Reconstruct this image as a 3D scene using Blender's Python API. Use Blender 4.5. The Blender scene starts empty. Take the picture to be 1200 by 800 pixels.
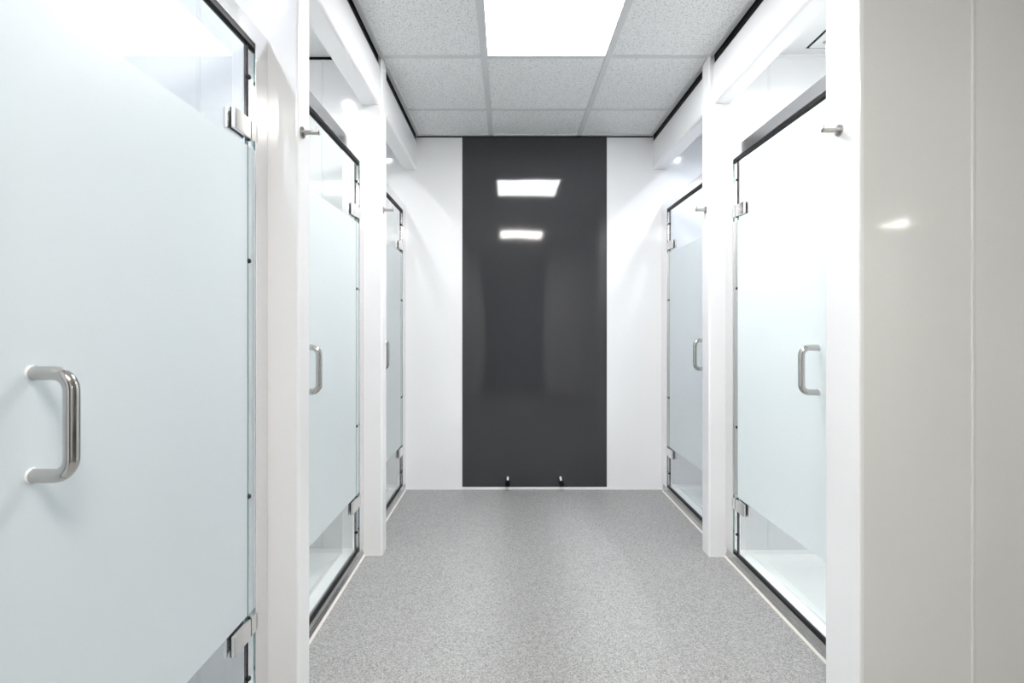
import bpy, bmesh, math
from mathutils import Vector, Matrix

# ------------------------------------------------------------------ camera, world, exposure
sc = bpy.context.scene
COL = sc.collection
EYE = 1.11                      # camera height; photo: focal 600 px, vanishing point at pixel (595, 384)
cam_d = bpy.data.cameras.new('camera')
cam_d.sensor_width = 36.0
cam_d.lens = 18.0
cam_d.shift_x = 5.0 / 1200
cam_d.shift_y = -16.0 / 1200
cam_d.clip_start = 0.02
cam = bpy.data.objects.new('camera', cam_d)
COL.objects.link(cam)
cam.location = (0, 0, EYE)
cam.rotation_euler = (math.pi / 2, 0, 0)
sc.camera = cam

world = bpy.data.worlds.new('world')
sc.world = world
world.use_nodes = True
world.node_tree.nodes['Background'].inputs[0].default_value = (0.9, 0.95, 1.0, 1)
world.node_tree.nodes['Background'].inputs[1].default_value = 0.05

sc.view_settings.view_transform = 'Standard'
sc.view_settings.look = 'None'
sc.view_settings.gamma = 1.0
sc.view_settings.use_curve_mapping = False
sc.view_settings.exposure = 1.31
cy = sc.cycles
cy.max_bounces = 14
cy.diffuse_bounces = 8
cy.glossy_bounces = 6
cy.transmission_bounces = 8
cy.transparent_max_bounces = 24
cy.sample_clamp_indirect = 6.0
cy.caustics_reflective = True
cy.use_denoising = True

PANEL_L = 13.3                  # radiance of the ceiling light panels
WARM_L = 18.5
SPOT_L = 70.0                  # radiance of the stall downlights' lenses

# ------------------------------------------------------------------ materials
def nodes_of(name):
    m = bpy.data.materials.new(name)
    m.use_nodes = True
    nt = m.node_tree
    return m, nt, nt.nodes['Principled BSDF'], nt.nodes['Material Output']

def pbr(name, col, rough=0.4, metal=0.0, spec=0.5, bump=None, coat=0.0):
    m, nt, p, out = nodes_of(name)
    p.inputs['Base Color'].default_value = (*col, 1)
    p.inputs['Roughness'].default_value = rough
    p.inputs['Metallic'].default_value = metal
    p.inputs['Specular IOR Level'].default_value = spec
    p.inputs['Coat Weight'].default_value = coat
    p.inputs['Coat Roughness'].default_value = 0.03
    if bump:
        scale, dist = bump
        tc = nt.nodes.new('ShaderNodeNewGeometry')
        n = nt.nodes.new('ShaderNodeTexNoise')
        n.inputs['Scale'].default_value = scale
        n.inputs['Detail'].default_value = 1.0
        b = nt.nodes.new('ShaderNodeBump')
        b.inputs['Strength'].default_value = 1.0
        b.inputs['Distance'].default_value = dist
        nt.links.new(tc.outputs['Position'], n.inputs['Vector'])
        nt.links.new(n.outputs['Fac'], b.inputs['Height'])
        nt.links.new(b.outputs['Normal'], p.inputs['Normal'])
    return m

def emit(name, col, strength):
    m, nt, p, out = nodes_of(name)
    nt.nodes.remove(p)
    e = nt.nodes.new('ShaderNodeEmission')
    e.inputs[0].default_value = (*col, 1)
    e.inputs[1].default_value = strength
    nt.links.new(e.outputs[0], out.inputs[0])
    return m

def clear_glass(name, tint):
    m, nt, p, out = nodes_of(name)
    nt.nodes.remove(p)
    t = nt.nodes.new('ShaderNodeBsdfTransparent')
    t.inputs[0].default_value = (*tint, 1)
    g = nt.nodes.new('ShaderNodeBsdfGlossy')
    g.inputs['Color'].default_value = (1, 1, 1, 1)
    g.inputs['Roughness'].default_value = 0.0
    # Schlick reflectance of the whole pane, taken on its outward faces only
    lw = nt.nodes.new('ShaderNodeLayerWeight')
    lw.inputs['Blend'].default_value = 0.5
    pw = nt.nodes.new('ShaderNodeMath'); pw.operation = 'POWER'
    pw.inputs[1].default_value = 5.0
    nt.links.new(lw.outputs['Facing'], pw.inputs[0])
    ma = nt.nodes.new('ShaderNodeMath'); ma.operation = 'MULTIPLY_ADD'
    ma.inputs[1].default_value = 0.93
    ma.inputs[2].default_value = 0.07
    nt.links.new(pw.outputs[0], ma.inputs[0])
    geo = nt.nodes.new('ShaderNodeNewGeometry')
    fr = nt.nodes.new('ShaderNodeMath'); fr.operation = 'SUBTRACT'
    fr.inputs[0].default_value = 1.0
    nt.links.new(geo.outputs['Backfacing'], fr.inputs[1])
    f = nt.nodes.new('ShaderNodeMath'); f.operation = 'MULTIPLY'
    nt.links.new(ma.outputs[0], f.inputs[0])
    nt.links.new(fr.outputs[0], f.inputs[1])
    mx = nt.nodes.new('ShaderNodeMixShader')
    nt.links.new(f.outputs[0], mx.inputs[0])
    nt.links.new(t.outputs[0], mx.inputs[1])
    nt.links.new(g.outputs[0], mx.inputs[2])
    nt.links.new(mx.outputs[0], out.inputs[0])
    return m

def frosted(name, col):
    m, nt, p, out = nodes_of(name)
    nt.nodes.remove(p)
    d = nt.nodes.new('ShaderNodeBsdfDiffuse')
    d.inputs[0].default_value = (*col, 1)
    t = nt.nodes.new('ShaderNodeBsdfTranslucent')
    t.inputs[0].default_value = (*col, 1)
    mx = nt.nodes.new('ShaderNodeMixShader')
    mx.inputs[0].default_value = 0.5
    nt.links.new(d.outputs[0], mx.inputs[1])
    nt.links.new(t.outputs[0], mx.inputs[2])
    g = nt.nodes.new('ShaderNodeBsdfGlossy')
    g.inputs['Roughness'].default_value = 0.38
    f = nt.nodes.new('ShaderNodeFresnel')
    f.inputs['IOR'].default_value = 1.35
    m2 = nt.nodes.new('ShaderNodeMixShader')
    nt.links.new(f.outputs[0], m2.inputs[0])
    nt.links.new(mx.outputs[0], m2.inputs[1])
    nt.links.new(g.outputs[0], m2.inputs[2])
    nt.links.new(m2.outputs[0], out.inputs[0])
    return m

def speckle(name, base, light, dark, scale, rough, bump=0.0, lo=0.36, hi=0.64, large=0.0):
    """fine flecks in a base colour, from noise at a small scale"""
    m, nt, p, out = nodes_of(name)
    geo = nt.nodes.new('ShaderNodeNewGeometry')
    n = nt.nodes.new('ShaderNodeTexNoise')
    n.inputs['Scale'].default_value = scale
    n.inputs['Detail'].default_value = 2.0
    n.inputs['Roughness'].default_value = 0.6
    nt.links.new(geo.outputs['Position'], n.inputs['Vector'])
    r = nt.nodes.new('ShaderNodeValToRGB')
    els = r.color_ramp.elements
    els[0].position = lo; els[0].color = (*dark, 1)
    els[1].position = hi; els[1].color = (*light, 1)
    e = els.new(0.46); e.color = (*base, 1)
    e = els.new(0.55); e.color = (*base, 1)
    nt.links.new(n.outputs['Fac'], r.inputs[0])
    colout = r.outputs[0]
    if large:
        n2 = nt.nodes.new('ShaderNodeTexNoise')
        n2.inputs['Scale'].default_value = 2.2
        n2.inputs['Detail'].default_value = 3.0
        nt.links.new(geo.outputs['Position'], n2.inputs['Vector'])
        mr = nt.nodes.new('ShaderNodeMapRange')
        mr.inputs['From Min'].default_value = 0.3
        mr.inputs['From Max'].default_value = 0.7
        mr.inputs['To Min'].default_value = 1 - large
        mr.inputs['To Max'].default_value = 1 + large
        nt.links.new(n2.outputs['Fac'], mr.inputs['Value'])
        mul = nt.nodes.new('ShaderNodeVectorMath'); mul.operation = 'SCALE'
        nt.links.new(colout, mul.inputs[0])
        nt.links.new(mr.outputs[0], mul.inputs['Scale'])
        colout = mul.outputs[0]
    nt.links.new(colout, p.inputs['Base Color'])
    p.inputs['Roughness'].default_value = rough
    if bump:
        b = nt.nodes.new('ShaderNodeBump')
        b.inputs['Distance'].default_value = bump
        b.inputs['Strength'].default_value = 0.6
        nt.links.new(n.outputs['Fac'], b.inputs['Height'])
        nt.links.new(b.outputs['Normal'], p.inputs['Normal'])
    return m

def fleck_floor(name):
    """vinyl with salt-and-pepper flecks: a random tone for every small cell"""
    m, nt, p, out = nodes_of(name)
    geo = nt.nodes.new('ShaderNodeNewGeometry')
    total = None
    for scale, w in ((480, 0.68), (220, 0.32)):
        v = nt.nodes.new('ShaderNodeTexVoronoi')
        v.inputs['Scale'].default_value = scale
        nt.links.new(geo.outputs['Position'], v.inputs['Vector'])
        sp = nt.nodes.new('ShaderNodeSeparateColor')
        nt.links.new(v.outputs['Color'], sp.inputs[0])
        ma = nt.nodes.new('ShaderNodeMath'); ma.operation = 'MULTIPLY_ADD'
        ma.inputs[1].default_value = w
        ma.inputs[2].default_value = 0.0
        nt.links.new(sp.outputs[0], ma.inputs[0])
        if total is not None:
            nt.links.new(total, ma.inputs[2])
        total = ma.outputs[0]
    r = nt.nodes.new('ShaderNodeValToRGB')
    els = r.color_ramp.elements
    els[0].position = 0.05; els[0].color = (0.15, 0.15, 0.148, 1)
    els[1].position = 0.95; els[1].color = (0.52, 0.515, 0.505, 1)
    e = els.new(0.5); e.color = (0.330, 0.326, 0.322, 1)
    nt.links.new(total, r.inputs[0])
    nt.links.new(r.outputs[0], p.inputs['Base Color'])
    p.inputs['Roughness'].default_value = 0.52
    p.inputs['Specular IOR Level'].default_value = 0.32
    return m

M = dict(
    white=pbr('white_laminate', (0.86, 0.86, 0.865), 0.10, bump=(3.0, 0.0012)),
    beam=pbr('white_fascia', (0.84, 0.84, 0.845), 0.16),
    grey=pbr('warm_grey_laminate', (0.755, 0.758, 0.735), 0.07, bump=(2.5, 0.0010)),
    dark=pbr('charcoal_laminate', (0.042, 0.0425, 0.046), 0.06, bump=(2.2, 0.0022)),
    joint=pbr('joint_plastic', (0.82, 0.82, 0.83), 0.25),
    caulk=pbr('pale_sealant', (0.74, 0.71, 0.67), 0.5),
    black=pbr('black_shadow_gap', (0.006, 0.006, 0.007), 0.5, spec=0.2),
    rubber=pbr('black_rubber', (0.012, 0.012, 0.013), 0.45),
    alu=pbr('polished_aluminium', (0.86, 0.86, 0.87), 0.12, metal=0.90),
    sill=pbr('sill_aluminium', (0.58, 0.58, 0.58), 0.25, metal=1.0),
    steel=pbr('stainless_steel', (0.56, 0.55, 0.53), 0.14, metal=1.0),
    plate=pbr('satin_steel', (0.80, 0.80, 0.79), 0.20, metal=1.0),
    nickel=pbr('brushed_nickel', (0.46, 0.44, 0.415), 0.28, metal=1.0),
    tile=speckle('mineral_fibre_tile', (0.86, 0.865, 0.865), (0.90, 0.90, 0.90), (0.42, 0.42, 0.43), 170, 0.85, bump=0.001, lo=0.30, hi=0.66),
    tee=pbr('ceiling_grid', (0.68, 0.685, 0.69), 0.45),
    stallceil=pbr('stall_ceiling', (0.72, 0.73, 0.73), 0.6),
    floor=fleck_floor('safety_vinyl'),
    tray=pbr('white_tray', (0.91, 0.91, 0.91), 0.18),
    glass=clear_glass('clear_glass', (0.975, 0.99, 0.988)),
    edge=pbr('glass_edge', (0.16, 0.33, 0.31), 0.12),
    frost=frosted('etched_glass', (0.89, 0.94, 0.95)),
    panel=emit('light_panel', (0.985, 0.985, 1.0), PANEL_L),
    warm=emit('warm_light_panel', (1.0, 0.965, 0.91), WARM_L),
    spot=emit('downlight_lens', (0.90, 0.94, 1.0), SPOT_L),
    backdoor=pbr('dark_door', (0.05, 0.052, 0.056), 0.35),
)

# ------------------------------------------------------------------ mesh helpers
def bm_box(bm, x0, x1, y0, y1, z0, z1, bev=0.0, seg=2, sel=None):
    ret = bmesh.ops.create_cube(bm, size=1.0)
    vs = ret['verts']
    for v in vs:
        v.co = Vector((x0 if v.co.x < 0 else x1, y0 if v.co.y < 0 else y1, z0 if v.co.z < 0 else z1))
    if bev:
        es = list({e for v in vs for e in v.link_edges})
        if sel:
            es = [e for e in es if sel(e)]
        bmesh.ops.bevel(bm, geom=es, offset=bev, segments=seg, affect='EDGES', profile=0.5)
    return bm

def bm_cyl(bm, p0, p1, r0, r1=None, n=24):
    r1 = r0 if r1 is None else r1
    p0, p1 = Vector(p0), Vector(p1)
    d = p1 - p0
    rot = d.to_track_quat('Z', 'Y').to_matrix().to_4x4()
    bmesh.ops.create_cone(bm, cap_ends=True, segments=n, radius1=r0, radius2=r1, depth=d.length,
                          matrix=Matrix.Translation((p0 + p1) / 2) @ rot)
    return bm

def bm_tube(bm, pts, r, n=18):
    pts = [Vector(p) for p in pts]
    rings = []
    up = Vector((0, 1, 0))
    for i, p in enumerate(pts):
        t = (pts[min(i + 1, len(pts) - 1)] - pts[max(i - 1, 0)]).normalized()
        a = up.cross(t).normalized()
        b = t.cross(a)
        rings.append([bm.verts.new(p + r * (math.cos(2 * math.pi * k / n) * a + math.sin(2 * math.pi * k / n) * b)) for k in range(n)])
    for i in range(len(rings) - 1):
        for k in range(n):
            bm.faces.new((rings[i][k], rings[i][(k + 1) % n], rings[i + 1][(k + 1) % n], rings[i + 1][k]))
    bm.faces.new(list(reversed(rings[0])))
    bm.faces.new(rings[-1])
    return bm

def bm_prism(bm, prof, y0, y1):
    """profile of (x, z) points run along Y"""
    a = [bm.verts.new((x, y0, z)) for x, z in prof]
    b = [bm.verts.new((x, y1, z)) for x, z in prof]
    n = len(prof)
    for i in range(n):
        bm.faces.new((a[i], a[(i + 1) % n], b[(i + 1) % n], b[i]))
    bm.faces.new(list(reversed(a)))
    bm.faces.new(b)
    bmesh.ops.recalc_face_normals(bm, faces=bm.faces[:])
    return bm

def put(name, bm, mat, parent=None, smooth=False, loc=None):
    me = bpy.data.meshes.new(name)
    bmesh.ops.recalc_face_normals(bm, faces=bm.faces[:])
    bm.to_mesh(me)
    bm.free()
    mats = mat if isinstance(mat, (list, tuple)) else [mat]
    for k in mats:
        me.materials.append(M[k])
    if smooth:
        for p in me.polygons:
            p.use_smooth = True
        me.set_sharp_from_angle(angle=math.radians(40))
    o = bpy.data.objects.new(name, me)
    COL.objects.link(o)
    if parent is not None:
        o.parent = parent
    if loc:
        o.location = loc
    return o

def box(name, mat, x0, x1, y0, y1, z0, z1, parent=None, bev=0.0, seg=2, sel=None):
    return put(name, bm_box(bmesh.new(), x0, x1, y0, y1, z0, z1, bev, seg, sel), mat, parent)

def tag(o, label, cat, group=None, kind=None):
    o['label'] = label
    o['category'] = cat
    if group:
        o['group'] = group
    if kind:
        o['kind'] = kind
    return o

def root(name, loc):
    e = bpy.data.objects.new(name, None)
    e.empty_display_size = 0.05
    COL.objects.link(e)
    e.location = loc
    return e

def copy_tree(o, parent=None):
    c = o.copy()
    COL.objects.link(c)
    c.parent = parent
    for ch in list(o.children):
        copy_tree(ch, c)
    return c

def vertical(e):
    a, b = e.verts
    return abs(a.co.x - b.co.x) < 1e-6 and abs(a.co.y - b.co.y) < 1e-6

# ------------------------------------------------------------------ layout (metres)
CEIL = 2.428
YB = 3.515                       # end wall
LX, RX = -0.70, 1.055            # faces of the glass screens' frames
LP, RP = -0.612, 0.975           # corridor faces of the partition ends
LBACK, RBACK = -1.66, 2.02       # back walls of the stalls
L_PART = [(0.494, 0.585), (1.494, 1.585), (2.494, 2.585)]
R_PART = [(1.42, 1.573), (2.48, 2.57)]
BX0, BX1 = -0.625, 0.996         # beam / ceiling edges
YR = -1.6                        # rear wall of the corridor, behind the camera

# ------------------------------------------------------------------ floor
fl = box('floor', 'floor', -1.75, 6.3, -4.7, 3.65, -0.08, 0.0)
tag(fl, 'grey speckled safety vinyl floor running along the corridor', 'floor', kind='structure')

# ------------------------------------------------------------------ end wall with charcoal centre panel
wb = box('wall_back', 'joint', -1.75, 2.1, YB + 0.012, YB + 0.11, 0.0, 2.5)
tag(wb, 'glossy white end wall with a charcoal centre panel', 'wall', kind='structure')
DX0, DX1 = -0.312, 0.680
box('wall_panel', 'white', LBACK, DX0 - 0.008, YB, YB + 0.012, 0.0, CEIL - 0.012, wb)
box('wall_panel', 'white', DX1 + 0.008, RBACK, YB, YB + 0.012, 0.0, CEIL - 0.012, wb)
dp = box('charcoal_panel', 'dark', DX0, DX1, YB - 0.001, YB + 0.012, 0.018, CEIL - 0.012, wb)
dp['label'] = 'glossy charcoal laminate panel'
for x in (DX0 - 0.008, DX1):
    box('joint_strip', 'joint', x, x + 0.008, YB - 0.003, YB + 0.012, 0.0, CEIL - 0.012, wb, bev=0.001)
box('base_sealant', 'joint', DX0 - 0.008, DX1 + 0.008, YB - 0.007, YB + 0.012, 0.0, 0.018, wb, bev=0.003)
for x0, x1 in ((LX - 0.02, DX0 - 0.008), (DX1 + 0.008, RX + 0.02)):
    box('base_sealant', 'joint', x0, x1, YB - 0.004, YB + 0.001, 0.0, 0.007, wb, bev=0.001)
box('shadow_gap', 'black', BX0, BX1, YB - 0.002, YB + 0.012, CEIL - 0.012, CEIL, wb)
b = bmesh.new()
bm_cyl(b, (0.633, YB - 0.0025, 0.214), (0.633, YB, 0.214), 0.016)
put('cover_cap', b, 'dark', wb, smooth=True)

# ------------------------------------------------------------------ partitions between the stalls
def partition(name, side, y0, y1, label, face_mat='white', back=None, thick_front=True):
    """a stall partition: a rounded end cap towards the corridor and flat boards behind it"""
    s = -1 if side == 'L' else 1
    xf = LP if side == 'L' else RP
    xb = back if back is not None else (LBACK if side == 'L' else RBACK)
    xj = xf + s * 0.288
    core = box(name, 'joint', *sorted((xf + s * 0.02, xb)), y0 + 0.005, y1 - 0.005, 0.0, 2.445)
    tag(core, label, 'wall', kind='structure')
    def rounded(e):
        return vertical(e) and abs(e.verts[0].co.x - xf) < 1e-5
    box('end_cap', face_mat, *sorted((xf, xj)), y0, y1, 0.0, CEIL, core, bev=0.008, seg=5, sel=rounded)
    x = xj
    ws = [0.60, 0.60, 0.60, 0.60, 0.60, 0.60, 0.60, 0.60, 0.60]
    for w in ws:
        xn = x + s * 0.004
        xe = x + s * w
        if s * (xe - xb) > 0:
            xe = xb
        for ya, yb in ((y0, y0 + 0.005), (y1 - 0.005, y1)):
            box('wall_panel', face_mat, *sorted((xn, xe)), ya, yb, 0.0, CEIL, core)
        for ya, yb in ((y0 - 0.0015, y0 + 0.005), (y1 - 0.005, y1 + 0.0015)):
            box('joint_strip', 'joint', *sorted((x - s * 0.004, x + s * 0.008)), ya, yb, 0.0, CEIL, core, bev=0.001, seg=1)
        x = xe
        if abs(x - xb) < 1e-6:
            break
    return core

plab = ['white laminate partition beside the first stall in the row of three',
        'white laminate partition with a coat hook, between first and middle stall of the row of three',
        'white laminate partition with a coat hook, between middle and end stall of the row of three']
for (y0, y1), lb in zip(L_PART, plab):
    partition('wall_left_partition', 'L', y0, y1, lb)
partition('wall_right_partition', 'R', *R_PART[1], 'white laminate partition with a coat hook between the two stalls opposite')

# the wide wall that faces back into the changing room: white return with hook, grey boards on its face
y0, y1 = R_PART[0]
wf = box('wall_right', 'joint', RP + 0.02, 6.2, y0 + 0.006, y1 - 0.006, 0.0, 2.445)
tag(wf, 'warm grey glossy wall of wide boards ending in a white return with a coat hook', 'wall', kind='structure')
def near_edge(e):
    return vertical(e) and abs(e.verts[0].co.x - RP) < 1e-5
box('end_cap', 'white', RP, RP + 0.30, y0 + 0.008, y1, 0.0, CEIL, wf, bev=0.006, seg=4, sel=near_edge)
box('corner_bead', 'white', RP, RP + 0.012, y0 - 0.001, y0 + 0.016, 0.0, CEIL, wf, bev=0.005, seg=4, sel=near_edge)
x = RP + 0.010
for k, w in enumerate([0.310] + [0.60] * 8 + [0.2]):
    box('wall_panel', 'grey', x + 0.001, x + w - 0.010, y0, y0 + 0.010, 0.0, CEIL, wf)
    box('joint_strip', 'grey', x + w - 0.010, x + w + 0.001, y0 - 0.003, y0 + 0.010, 0.0, CEIL, wf, bev=0.0025, seg=2)
    x += w

# outer walls of the stalls and of the room behind the camera
o = box('wall_left', 'white', LBACK - 0.09, LBACK, 0.40, YB + 0.012, 0.0, 2.445)
tag(o, 'white laminate rear wall of the three stalls', 'wall', kind='structure')
o = box('wall_left_entry', 'white', LX - 0.09, LX + 0.08, YR - 0.1, 0.494, 0.0, 2.445)
tag(o, 'plain white corridor wall before the first stall', 'wall', kind='structure')
o = box('wall_right_stalls', 'white', RBACK, RBACK + 0.08, 1.573, YB + 0.012, 0.0, 2.445)
tag(o, 'white laminate rear wall of the two stalls', 'wall', kind='structure')
o = box('wall_rear', 'white', LX - 0.09, 2.0, YR - 0.1, YR, 0.0, 2.445)
tag(o, 'white wall closing the corridor behind the viewpoint', 'wall', kind='structure')
d = box('door_1', 'backdoor', -0.42, 0.62, YR - 0.01, YR + 0.03, 0.0, 2.30, bev=0.003)
tag(d, 'dark grey flush door in the rear wall', 'door', kind='structure')
o = box('wall_rear_far', 'white', 2.0, 6.3, -4.7, -4.6, 0.0, 2.445)
tag(o, 'white far wall of the changing room', 'wall', kind='structure')
o = box('wall_rear_side', 'white', 1.92, 2.0, -4.6, YR - 0.1, 0.0, 2.445)
tag(o, 'white side wall of the changing room next to the corridor', 'wall', kind='structure')
o = box('wall_rear_stub', 'white', 3.98, 6.2, -2.25, -2.15, 0.0, 2.445)
tag(o, 'white stub wall across part of the changing room', 'wall', kind='structure')
o = box('wall_right_far', 'white', 6.2, 6.3, -4.6, 1.42, 0.0, 2.445)
tag(o, 'white outer wall of the changing room', 'wall', kind='structure')

# ------------------------------------------------------------------ fascia beams over the screens, black shadow gap above
def beam_profile(side):
    s = -1 if side == 'L' else 1
    xf = BX0 if side == 'L' else BX1
    r = 0.014
    pts = [(xf, 2.384)]
    zc, xc = 2.196 + r, xf + s * r
    for k in range(9):
        a = math.pi / 2 * k / 8
        pts.append((xc - s * r * math.cos(a), zc - r * math.sin(a)))
    pts += [(xf + s * 0.085, 2.196), (xf + s * 0.085, 2.384)]
    return pts

n = 0
def beam(side, y0, y1, label):
    global n
    n += 1
    s = -1 if side == 'L' else 1
    xf = BX0 if side == 'L' else BX1
    b = bm_prism(bmesh.new(), beam_profile(side), y0, y1)
    o = put('trim_%d' % n, b, 'beam')
    tag(o, label, 'beam', kind='structure')
    box('shadow_gap', 'black', *sorted((xf + s * 0.006, xf + s * 0.085)), y0, y1, 2.384, CEIL + 0.012, o)
    return o
beam('L', 0.585, 1.494, 'white rounded fascia beam above the first stall of the row of three')
beam('L', 1.585, 2.494, 'white rounded fascia beam above the middle stall of the row of three')
beam('L', 2.585, YB, 'white rounded fascia beam above the end stall of the row of three')
beam('R', 1.573, 2.48, 'white rounded fascia beam above the stall beside the grey wall')
beam('R', 2.57, YB, 'white rounded fascia beam above the end stall of the row of two')

# ------------------------------------------------------------------ ceiling
ce = box('ceiling', 'stallceil', -1.75, 6.3, -4.7, 3.65, 2.448, 2.52)
tag(ce, 'suspended ceiling of speckled mineral tiles in a pale grey grid', 'ceiling', kind='structure')
cols = [(BX0, -0.115), (-0.115, 0.490), (0.490, BX1)]
TX = [-0.115, 0.490]
rows = [3.515, 3.100]
while rows[-1] > YR:
    rows.append(3.100 - 0.6065 * (len(rows) - 1))
rows[-1] = YR
T = 0.015
LIGHT_ROWS = {2: 'panel', 6: 'warm'}
for i in range(len(rows) - 1):
    ya, yb = rows[i + 1], rows[i]
    for j, (xa, xb) in enumerate(cols):
        if j == 1 and i in LIGHT_ROWS:
            continue
        box('ceiling_tile', 'tile', xa + 0.004, xb - 0.004, ya + 0.004, yb - 0.004, CEIL + 0.003, CEIL + 0.018, ce)
    if i:
        for j, (xa, xb) in enumerate(cols):
            box('cross_tee', 'tee', xa + T, xb - T, yb - 0.012, yb + 0.012, CEIL - 0.001, CEIL + 0.004, ce)
for x in TX:
    box('main_tee', 'tee', x - T, x + T, YR, YB, CEIL - 0.003, CEIL + 0.005, ce, bev=0.001, seg=1)
for xa, xb in ((BX0, BX0 + 0.024), (BX1 - 0.024, BX1)):
    box('wall_angle', 'tee', xa, xb, YR, YB, CEIL - 0.004, CEIL + 0.004, ce, bev=0.001, seg=1)
box('wall_angle', 'tee', BX0, BX1, YB - 0.022, YB, CEIL - 0.003, CEIL + 0.004, ce, bev=0.001, seg=1)
# plain boards over the stalls and the changing room
for ya, yb in ((0.585, 1.494), (1.585, 2.494), (2.585, YB)):
    box('ceiling_board', 'stallceil', LBACK, BX0 - 0.085, ya, yb, CEIL, CEIL + 0.02, ce)
    box('shadow_gap', 'black', LBACK, BX0 - 0.085, yb - 0.002, yb, CEIL - 0.013, CEIL, ce)
for ya, yb in ((1.573, 2.48), (2.57, YB)):
    box('ceiling_board', 'stallceil', BX1 + 0.085, RBACK, ya, yb, CEIL, CEIL + 0.02, ce)
    box('wall_angle', 'joint', BX1 + 0.085, RBACK, yb - 0.02, yb, CEIL - 0.010, CEIL, ce, bev=0.002)
box('ceiling_board', 'tile', BX1, 6.2, YR - 0.1, 1.42, CEIL, CEIL + 0.02, ce)
box('ceiling_board', 'tile', 2.0, 6.2, -4.6, YR - 0.1, CEIL, CEIL + 0.02, ce)

# ------------------------------------------------------------------ ceiling lights
def light_panel(xa, xb, ya, yb, mat, label):
    cx, cyy = (xa + xb) / 2, (ya + yb) / 2
    t = root('ceiling_light', (cx, cyy, CEIL))
    tag(t, label, 'light')
    hx, hy = (xb - xa) / 2, (yb - ya) / 2
    box('diffuser', mat, -hx, hx, -hy, hy, 0.0, 0.008, t)
    f = bmesh.new()
    w = 0.006
    for a0, a1, b0, b1 in ((-hx - w, -hx, -hy - w, hy + w), (hx, hx + w, -hy - w, hy + w), (-hx, hx, -hy - w, -hy), (-hx, hx, hy, hy + w)):
        bm_box(f, a0, a1, b0, b1, -0.004, 0.008)
    put('frame', f, 'joint', t)
    return t
light_panel(TX[0] + T + .006, TX[1] - T - .006, rows[3] + 0.02, rows[2] - 0.02, 'panel', 'square white light panel in the corridor ceiling in front of the charcoal panel')
light_panel(TX[0] + T + .006, TX[1] - T - .006, rows[7] + 0.02, rows[6] - 0.02, 'warm', 'square warm light panel in the corridor ceiling before the first stall')
light_panel(4.885, 5.485, -3.98, -3.38, 'warm', 'square warm light panel near the far corner of the changing room')

def downlight(x, y, label, power, colour):
    t = root('downlight', (x, y, CEIL))
    tag(t, label, 'light', 'round downlights over the stalls')
    b = bmesh.new()
    bm_cyl(b, (0, 0, -0.003), (0, 0, 0.004), 0.022)
    put('lens', b, 'spot', t)
    b = bmesh.new()
    m = 28
    ring = []
    for r, z in ((0.022, 0.0), (0.022, -0.006), (0.038, -0.005), (0.040, 0.0)):
        ring.append([b.verts.new((r * math.cos(2 * math.pi * k / m), r * math.sin(2 * math.pi * k / m), z)) for k in range(m)])
    for i in range(3):
        for k in range(m):
            b.faces.new((ring[i][k], ring[i][(k + 1) % m], ring[i + 1][(k + 1) % m], ring[i + 1][k]))
    put('trim_ring', b, 'joint', t, smooth=True)
    ld = bpy.data.lights.new('beam', 'SPOT')
    ld.energy = power
    ld.color = colour
    ld.spot_size = math.radians(152)
    ld.spot_blend = 0.8
    ld.shadow_soft_size = 0.026
    lo = bpy.data.objects.new('beam', ld)
    COL.objects.link(lo)
    lo.parent = t
    lo.location = (0, 0, -0.012)
    return t
COOL, MILD = (0.84, 0.90, 1.0), (0.97, 1.0, 0.985)
for x, y, w, power, colour in (
        (-0.93, 0.99, 'first stall of the row of three', 9.0, COOL),
        (-0.93, 1.985, 'middle stall of the row of three', 9.0, MILD),
        (-0.93, 3.02, 'end stall of the row of three', 5.0, MILD),
        (1.32, 2.03, 'stall beside the grey wall', 19.0, MILD),
        (1.32, 3.04, 'end stall of the row of two', 9.0, COOL)):
    downlight(x, y, 'small round downlight in the ceiling of the ' + w, power, colour)

# ------------------------------------------------------------------ shower trays
def tray(x0, x1, y0, y1, label):
    t = root('shower_tray', ((x0 + x1) / 2, (y0 + y1) / 2, 0.0))
    tag(t, label, 'shower tray')
    hx, hy = (x1 - x0) / 2, (y1 - y0) / 2
    b = bmesh.new()
    prof = [(0.0, 0.0), (0.0, 0.036), (0.05, 0.036), (0.062, 0.030), (0.085, 0.016), (0.12, 0.012)]
    loops = []
    for ins, z in prof:
        loops.append([b.verts.new((sx * (hx - ins), sy * (hy - ins), z)) for sx, sy in ((-1, -1), (1, -1), (1, 1), (-1, 1))])
    for i in range(len(loops) - 1):
        for k in range(4):
            b.faces.new((loops[i][k], loops[i][(k + 1) % 4], loops[i + 1][(k + 1) % 4], loops[i + 1][k]))
    b.faces.new(loops[-1])
    b.faces.new(list(reversed(loops[0])))
    put('basin', b, 'tray', t)
    return t
g = 0.001
tray(LBACK + g, LX - 0.042, 0.585 + g, 1.494 - g, 'white shower tray behind the first glass door of the row of three')
tray(LBACK + g, LX - 0.042, 1.585 + g, 2.494 - g, 'white shower tray behind the middle glass door of the row of three')
tray(LBACK + g, LX - 0.042, 2.585 + g, YB - g, 'white shower tray behind the end glass door of the row of three')
tray(RX + 0.042, RBACK - g, 1.573 + g, 2.48 - g, 'white shower tray behind the glass door beside the grey wall')
tray(RX + 0.042, RBACK - g, 2.57 + g, YB - g, 'white shower tray behind the end glass door of the row of two')

# ------------------------------------------------------------------ glass screens
# local axes: u = into the stall, y along the corridor from the partition's far face, z up
ZS, ZH = 0.060, 1.884            # glass bottom and top
FZ0, FZ1 = 0.326, 1.607          # etched band
G0, G1 = 0.010, 0.018            # glass faces
HINGE_Z = (0.292, 1.650)

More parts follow.
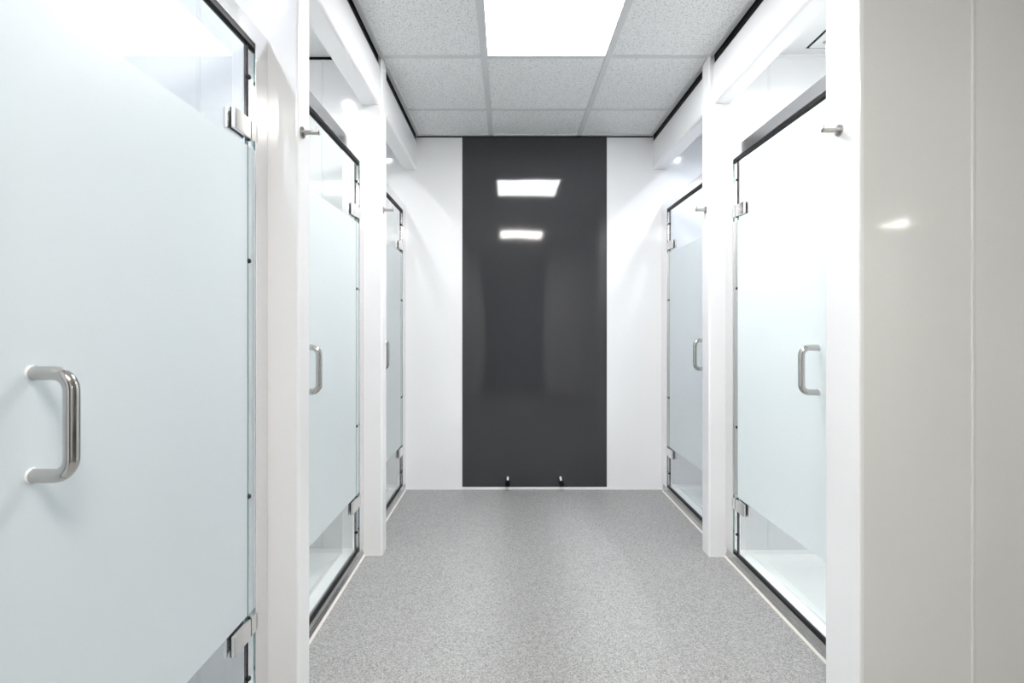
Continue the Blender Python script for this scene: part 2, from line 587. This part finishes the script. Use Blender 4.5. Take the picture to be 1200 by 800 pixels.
def ubox(bm, s, u0, u1, y0, y1, z0, z1, bev=0.0, seg=2, sel=None):
    return bm_box(bm, *sorted((s * u0, s * u1)), y0, y1, z0, z1, bev, seg, sel)

def usheet(s, u, y0, y1, z0, z1):
    """the etched face of a pane"""
    bm = bmesh.new()
    bm.faces.new([bm.verts.new((s * u, y, z)) for y, z in ((y0, z0), (y1, z0), (y1, z1), (y0, z1))])
    return bm

def glass_box(s, y0, y1, z0, z1):
    return ubox(bmesh.new(), s, G0, G1, y0, y1, z0, z1)

def paint_edges(o):
    """teal on the narrow edges of a pane"""
    for p in o.data.polygons:
        p.material_index = 0 if abs(p.normal.x) > 0.9 else (1 if abs(p.normal.y) > 0.9 else 2)

def screen_frame(side, seam, length):
    s = -1 if side == 'L' else 1
    t = root('shower_screen_frame', (0, 0, 0))
    ji = seam + 0.026
    # stepped sill channel
    b = bmesh.new()
    prof = [(0.0, 0.0), (0.0, 0.016), (0.003, 0.018), (0.003, 0.024), (0.006, 0.026), (0.006, 0.050), (0.036, 0.050), (0.040, 0.0)]
    bm_prism(b, [(s * u, z) for u, z in prof], 0.0, length)
    put('sill_rail', b, 'sill', t)
    put('sealant_bead', bm_prism(bmesh.new(), [(s * u, z) for u, z in ((0.0, 0.0), (0.0, 0.008), (-0.003, 0.006), (-0.006, 0.0))], 0.0, length), 'caulk', t)
    put('header_rail', ubox(bmesh.new(), s, 0.0, 0.036, 0.0, length, 1.898, 1.950, 0.0015), 'alu', t)
    put('jamb', ubox(bmesh.new(), s, 0.0, 0.036, ji, length, 0.050, 1.898, 0.0015), 'alu', t)
    put('jamb', ubox(bmesh.new(), s, 0.0, 0.036, 0.0, 0.052, 0.050, 1.898, 0.0015), 'alu', t)
    put('header_gasket', ubox(bmesh.new(), s, 0.003, 0.021, 0.052, ji, 1.884, 1.898), 'black', t)
    put('sill_gasket', ubox(bmesh.new(), s, 0.006, 0.021, 0.052, ji, 0.050, 0.0615), 'black', t)
    st = put('fixed_glass_strip', glass_box(s, seam + 0.004, ji + 0.006, ZS, ZH), ['glass', 'edge', 'black'], t)
    paint_edges(st)
    put('etched_strip', usheet(s, G0 - 0.0006, seam + 0.0045, ji, FZ0, FZ1), 'frost', st)
    for z in (0.151, 0.649, 1.293, 1.796):
        b = bmesh.new()
        bmesh.ops.create_uvsphere(b, u_segments=14, v_segments=8, radius=0.0068, matrix=Matrix.Translation((s * (G0 - 0.001), seam + 0.004, z)))
        put('buffer', b, 'rubber', t, smooth=True)
    return t

def shower_door(side, seam):
    s = -1 if side == 'L' else 1
    t = root('shower_door', (0, 0, 0))
    gp = put('glass_pane', glass_box(s, 0.056, seam, ZS + 0.002, ZH - 0.002), ['glass', 'edge', 'black'], t)
    paint_edges(gp)
    eb = put('etched_band', usheet(s, G0 - 0.0006, 0.056, seam - 0.002, FZ0, FZ1), 'frost', t)
    eb['label'] = 'pale blue-green etched glass band'
    for z0, z1 in ((ZS + 0.002, HINGE_Z[0] - 0.026), (HINGE_Z[1] + 0.026, ZH - 0.002)):
        put('edge_seal', ubox(bmesh.new(), s, G0 - 0.001, G1, seam - 0.003, seam + 0.002, z0, z1), 'black', t)
    for z in HINGE_Z:
        h = put('hinge', ubox(bmesh.new(), s, -0.002, G0 - 0.003, seam - 0.088, seam - 0.004, z - 0.027, z + 0.027, 0.0015), 'plate', t)
        put('pad', ubox(bmesh.new(), s, G0 - 0.003, G0, seam - 0.087, seam - 0.005, z - 0.026, z + 0.026), 'rubber', h)
        put('back_plate', ubox(bmesh.new(), s, G1, G1 + 0.010, seam - 0.088, seam - 0.004, z - 0.027, z + 0.027, 0.0015), 'plate', h)
        def front(e):
            a, c = e.verts
            return abs(a.co.z - c.co.z) < 1e-6 and abs(a.co.y - c.co.y) < 1e-6 and a.co.y > seam + 0.01
        put('strip_plate', ubox(bmesh.new(), s, 0.0, G0 - 0.001, seam + 0.003, seam + 0.038, z - 0.025, z + 0.025, 0.009, 4, front), 'plate', h)
        b = bmesh.new()
        bm_cyl(b, (s * (G0 - 0.004), seam - 0.0005, z - 0.030), (s * (G0 - 0.004), seam - 0.0005, z + 0.030), 0.0042, n=14)
        put('pin', b, 'rubber', h, smooth=True)
    # D-shaped pull handle
    yh, zc, hz, out, rb, r = 0.178, 0.966, 0.0765, 0.050, 0.026, 0.0105
    pts = [(G0 - 0.0005, hz)]
    cu, cz = -out + rb, hz - rb
    pts.append((-out + rb + 0.005, hz))
    for k in range(9):
        a = math.pi / 2 * k / 8
        pts.append((cu - rb * math.sin(a), cz + rb * math.cos(a)))
    low = [(u, -z) for u, z in reversed(pts)]
    path = [(s * u, yh, zc + z) for u, z in pts + low]
    hd = put('handle', bm_tube(bmesh.new(), path, r), 'steel', t, smooth=True)
    hd['label'] = 'stainless steel tubular pull handle'
    for sg in (1, -1):
        b = bmesh.new()
        bm_cyl(b, (s * (G0 - 0.004), yh, zc + sg * hz), (s * G0, yh, zc + sg * hz), 0.0122)
        put('washer', b, 'joint', hd, smooth=True)
    return t

SEAM_L, SEAM_R = 0.812, 0.800
fr_L = screen_frame('L', SEAM_L, 0.909)
fr_R = screen_frame('R', SEAM_R, 0.907)
dr_L = shower_door('L', SEAM_L)
dr_R = shower_door('R', SEAM_R)
bays = [
    ('L', 0.585, 'first stall of the row of three, across from the grey wall'),
    ('L', 1.585, 'middle stall of the row of three'),
    ('L', 2.585, 'end stall of the row of three, next to the end wall'),
    ('R', 1.573, 'stall beside the grey wall'),
    ('R', 2.570, 'end stall of the row of two, next to the end wall'),
]
used = set()
for side, yb, where in bays:
    X = LX if side == 'L' else RX
    for proto, nm, lab, cat, grp in (
            ((fr_L if side == 'L' else fr_R), 'f', 'aluminium frame of the ', 'door frame', 'shower screen frames'),
            ((dr_L if side == 'L' else dr_R), 'd', 'frosted glass shower door on the ', 'door', 'frosted glass shower doors')):
        key = (side, nm)
        if key in used:
            c = copy_tree(proto)
        else:
            c = proto
            used.add(key)
        c.location = (X, yb, 0)
        tag(c, lab + where, cat, grp)
# filler between the end stalls' frames and the end wall
for side, X, ya in (('L', LX, 2.585 + 0.909), ('R', RX, 2.57 + 0.907)):
    s = -1 if side == 'L' else 1
    n += 1
    o = box('trim_%d' % n, 'alu', *sorted((X, X + s * 0.036)), ya, YB, 0.0, 1.95, bev=0.001)
    tag(o, 'narrow aluminium filler strip between end wall and frame of the row of ' + ('three' if side == 'L' else 'two'), 'trim', kind='structure')

# ------------------------------------------------------------------ coat hooks
def hook(x, y, z, s, label):
    t = root('coat_hook', (x, y, z))
    tag(t, label, 'hook', 'coat hooks on the partition ends')
    b = bmesh.new()
    bm_cyl(b, (0, 0, 0), (s * 0.004, 0, 0), 0.0165, n=32)
    put('rosette', b, 'nickel', t, smooth=True)
    b = bmesh.new()
    bm_cyl(b, (s * 0.004, 0, 0), (s * 0.050, 0, 0), 0.0068, n=24)
    put('peg', b, 'nickel', t, smooth=True)
    b = bmesh.new()
    bm_cyl(b, (s * 0.045, 0, 0.004), (s * 0.045, 0, 0.017), 0.0022, n=14)
    put('pin', b, 'nickel', t, smooth=True)
hook(LP, 1.522, 1.690, 1, 'brushed nickel coat hook on the partition between first and middle stall of three')
hook(LP, 2.522, 1.690, 1, 'brushed nickel coat hook on the partition between middle and end stall of three')
hook(RP, 1.505, 1.690, -1, 'brushed nickel coat hook on the white return of the grey wall')
hook(RP, 2.520, 1.690, -1, 'brushed nickel coat hook on the partition between the row of two stalls')

# ------------------------------------------------------------------ door stops at the foot of the charcoal panel
def stop(x, label):
    t = root('door_stop', (x, YB - 0.001, 0.062))
    tag(t, label, 'door stop', 'door stops under the charcoal panel')
    b = bmesh.new()
    bm_cyl(b, (0, 0, 0.022), (0, -0.050, 0.006), 0.008, n=20)
    put('stem', b, 'joint', t, smooth=True)
    b = bmesh.new()
    bm_cyl(b, (0, -0.048, 0.0), (0, -0.074, -0.003), 0.0175, 0.0165, n=24)
    put('rubber_tip', b, 'black', t, smooth=True)
stop(0.0, 'small steel door stop with black rubber tip near the middle of the charcoal panel')
stop(0.362, 'small steel door stop with black rubber tip towards the row of two stalls')

# ------------------------------------------------------------------ access hatch in the ceiling of the stall beside the grey wall
t = root('ceiling_hatch', (1.56, 2.26, CEIL))
tag(t, 'white square ceiling hatch with a black edge gap above the stall beside the grey wall', 'hatch')
box('edge_gap', 'black', -0.155, 0.155, -0.155, 0.155, -0.001, 0.0, t)
box('flap', 'stallceil', -0.145, 0.145, -0.145, 0.145, -0.006, -0.001, t, bev=0.002)
b = bmesh.new()
bm_cyl(b, (-0.10, 0.09, -0.009), (-0.10, 0.09, -0.006), 0.012, n=20)
put('latch', b, 'nickel', t, smooth=True)
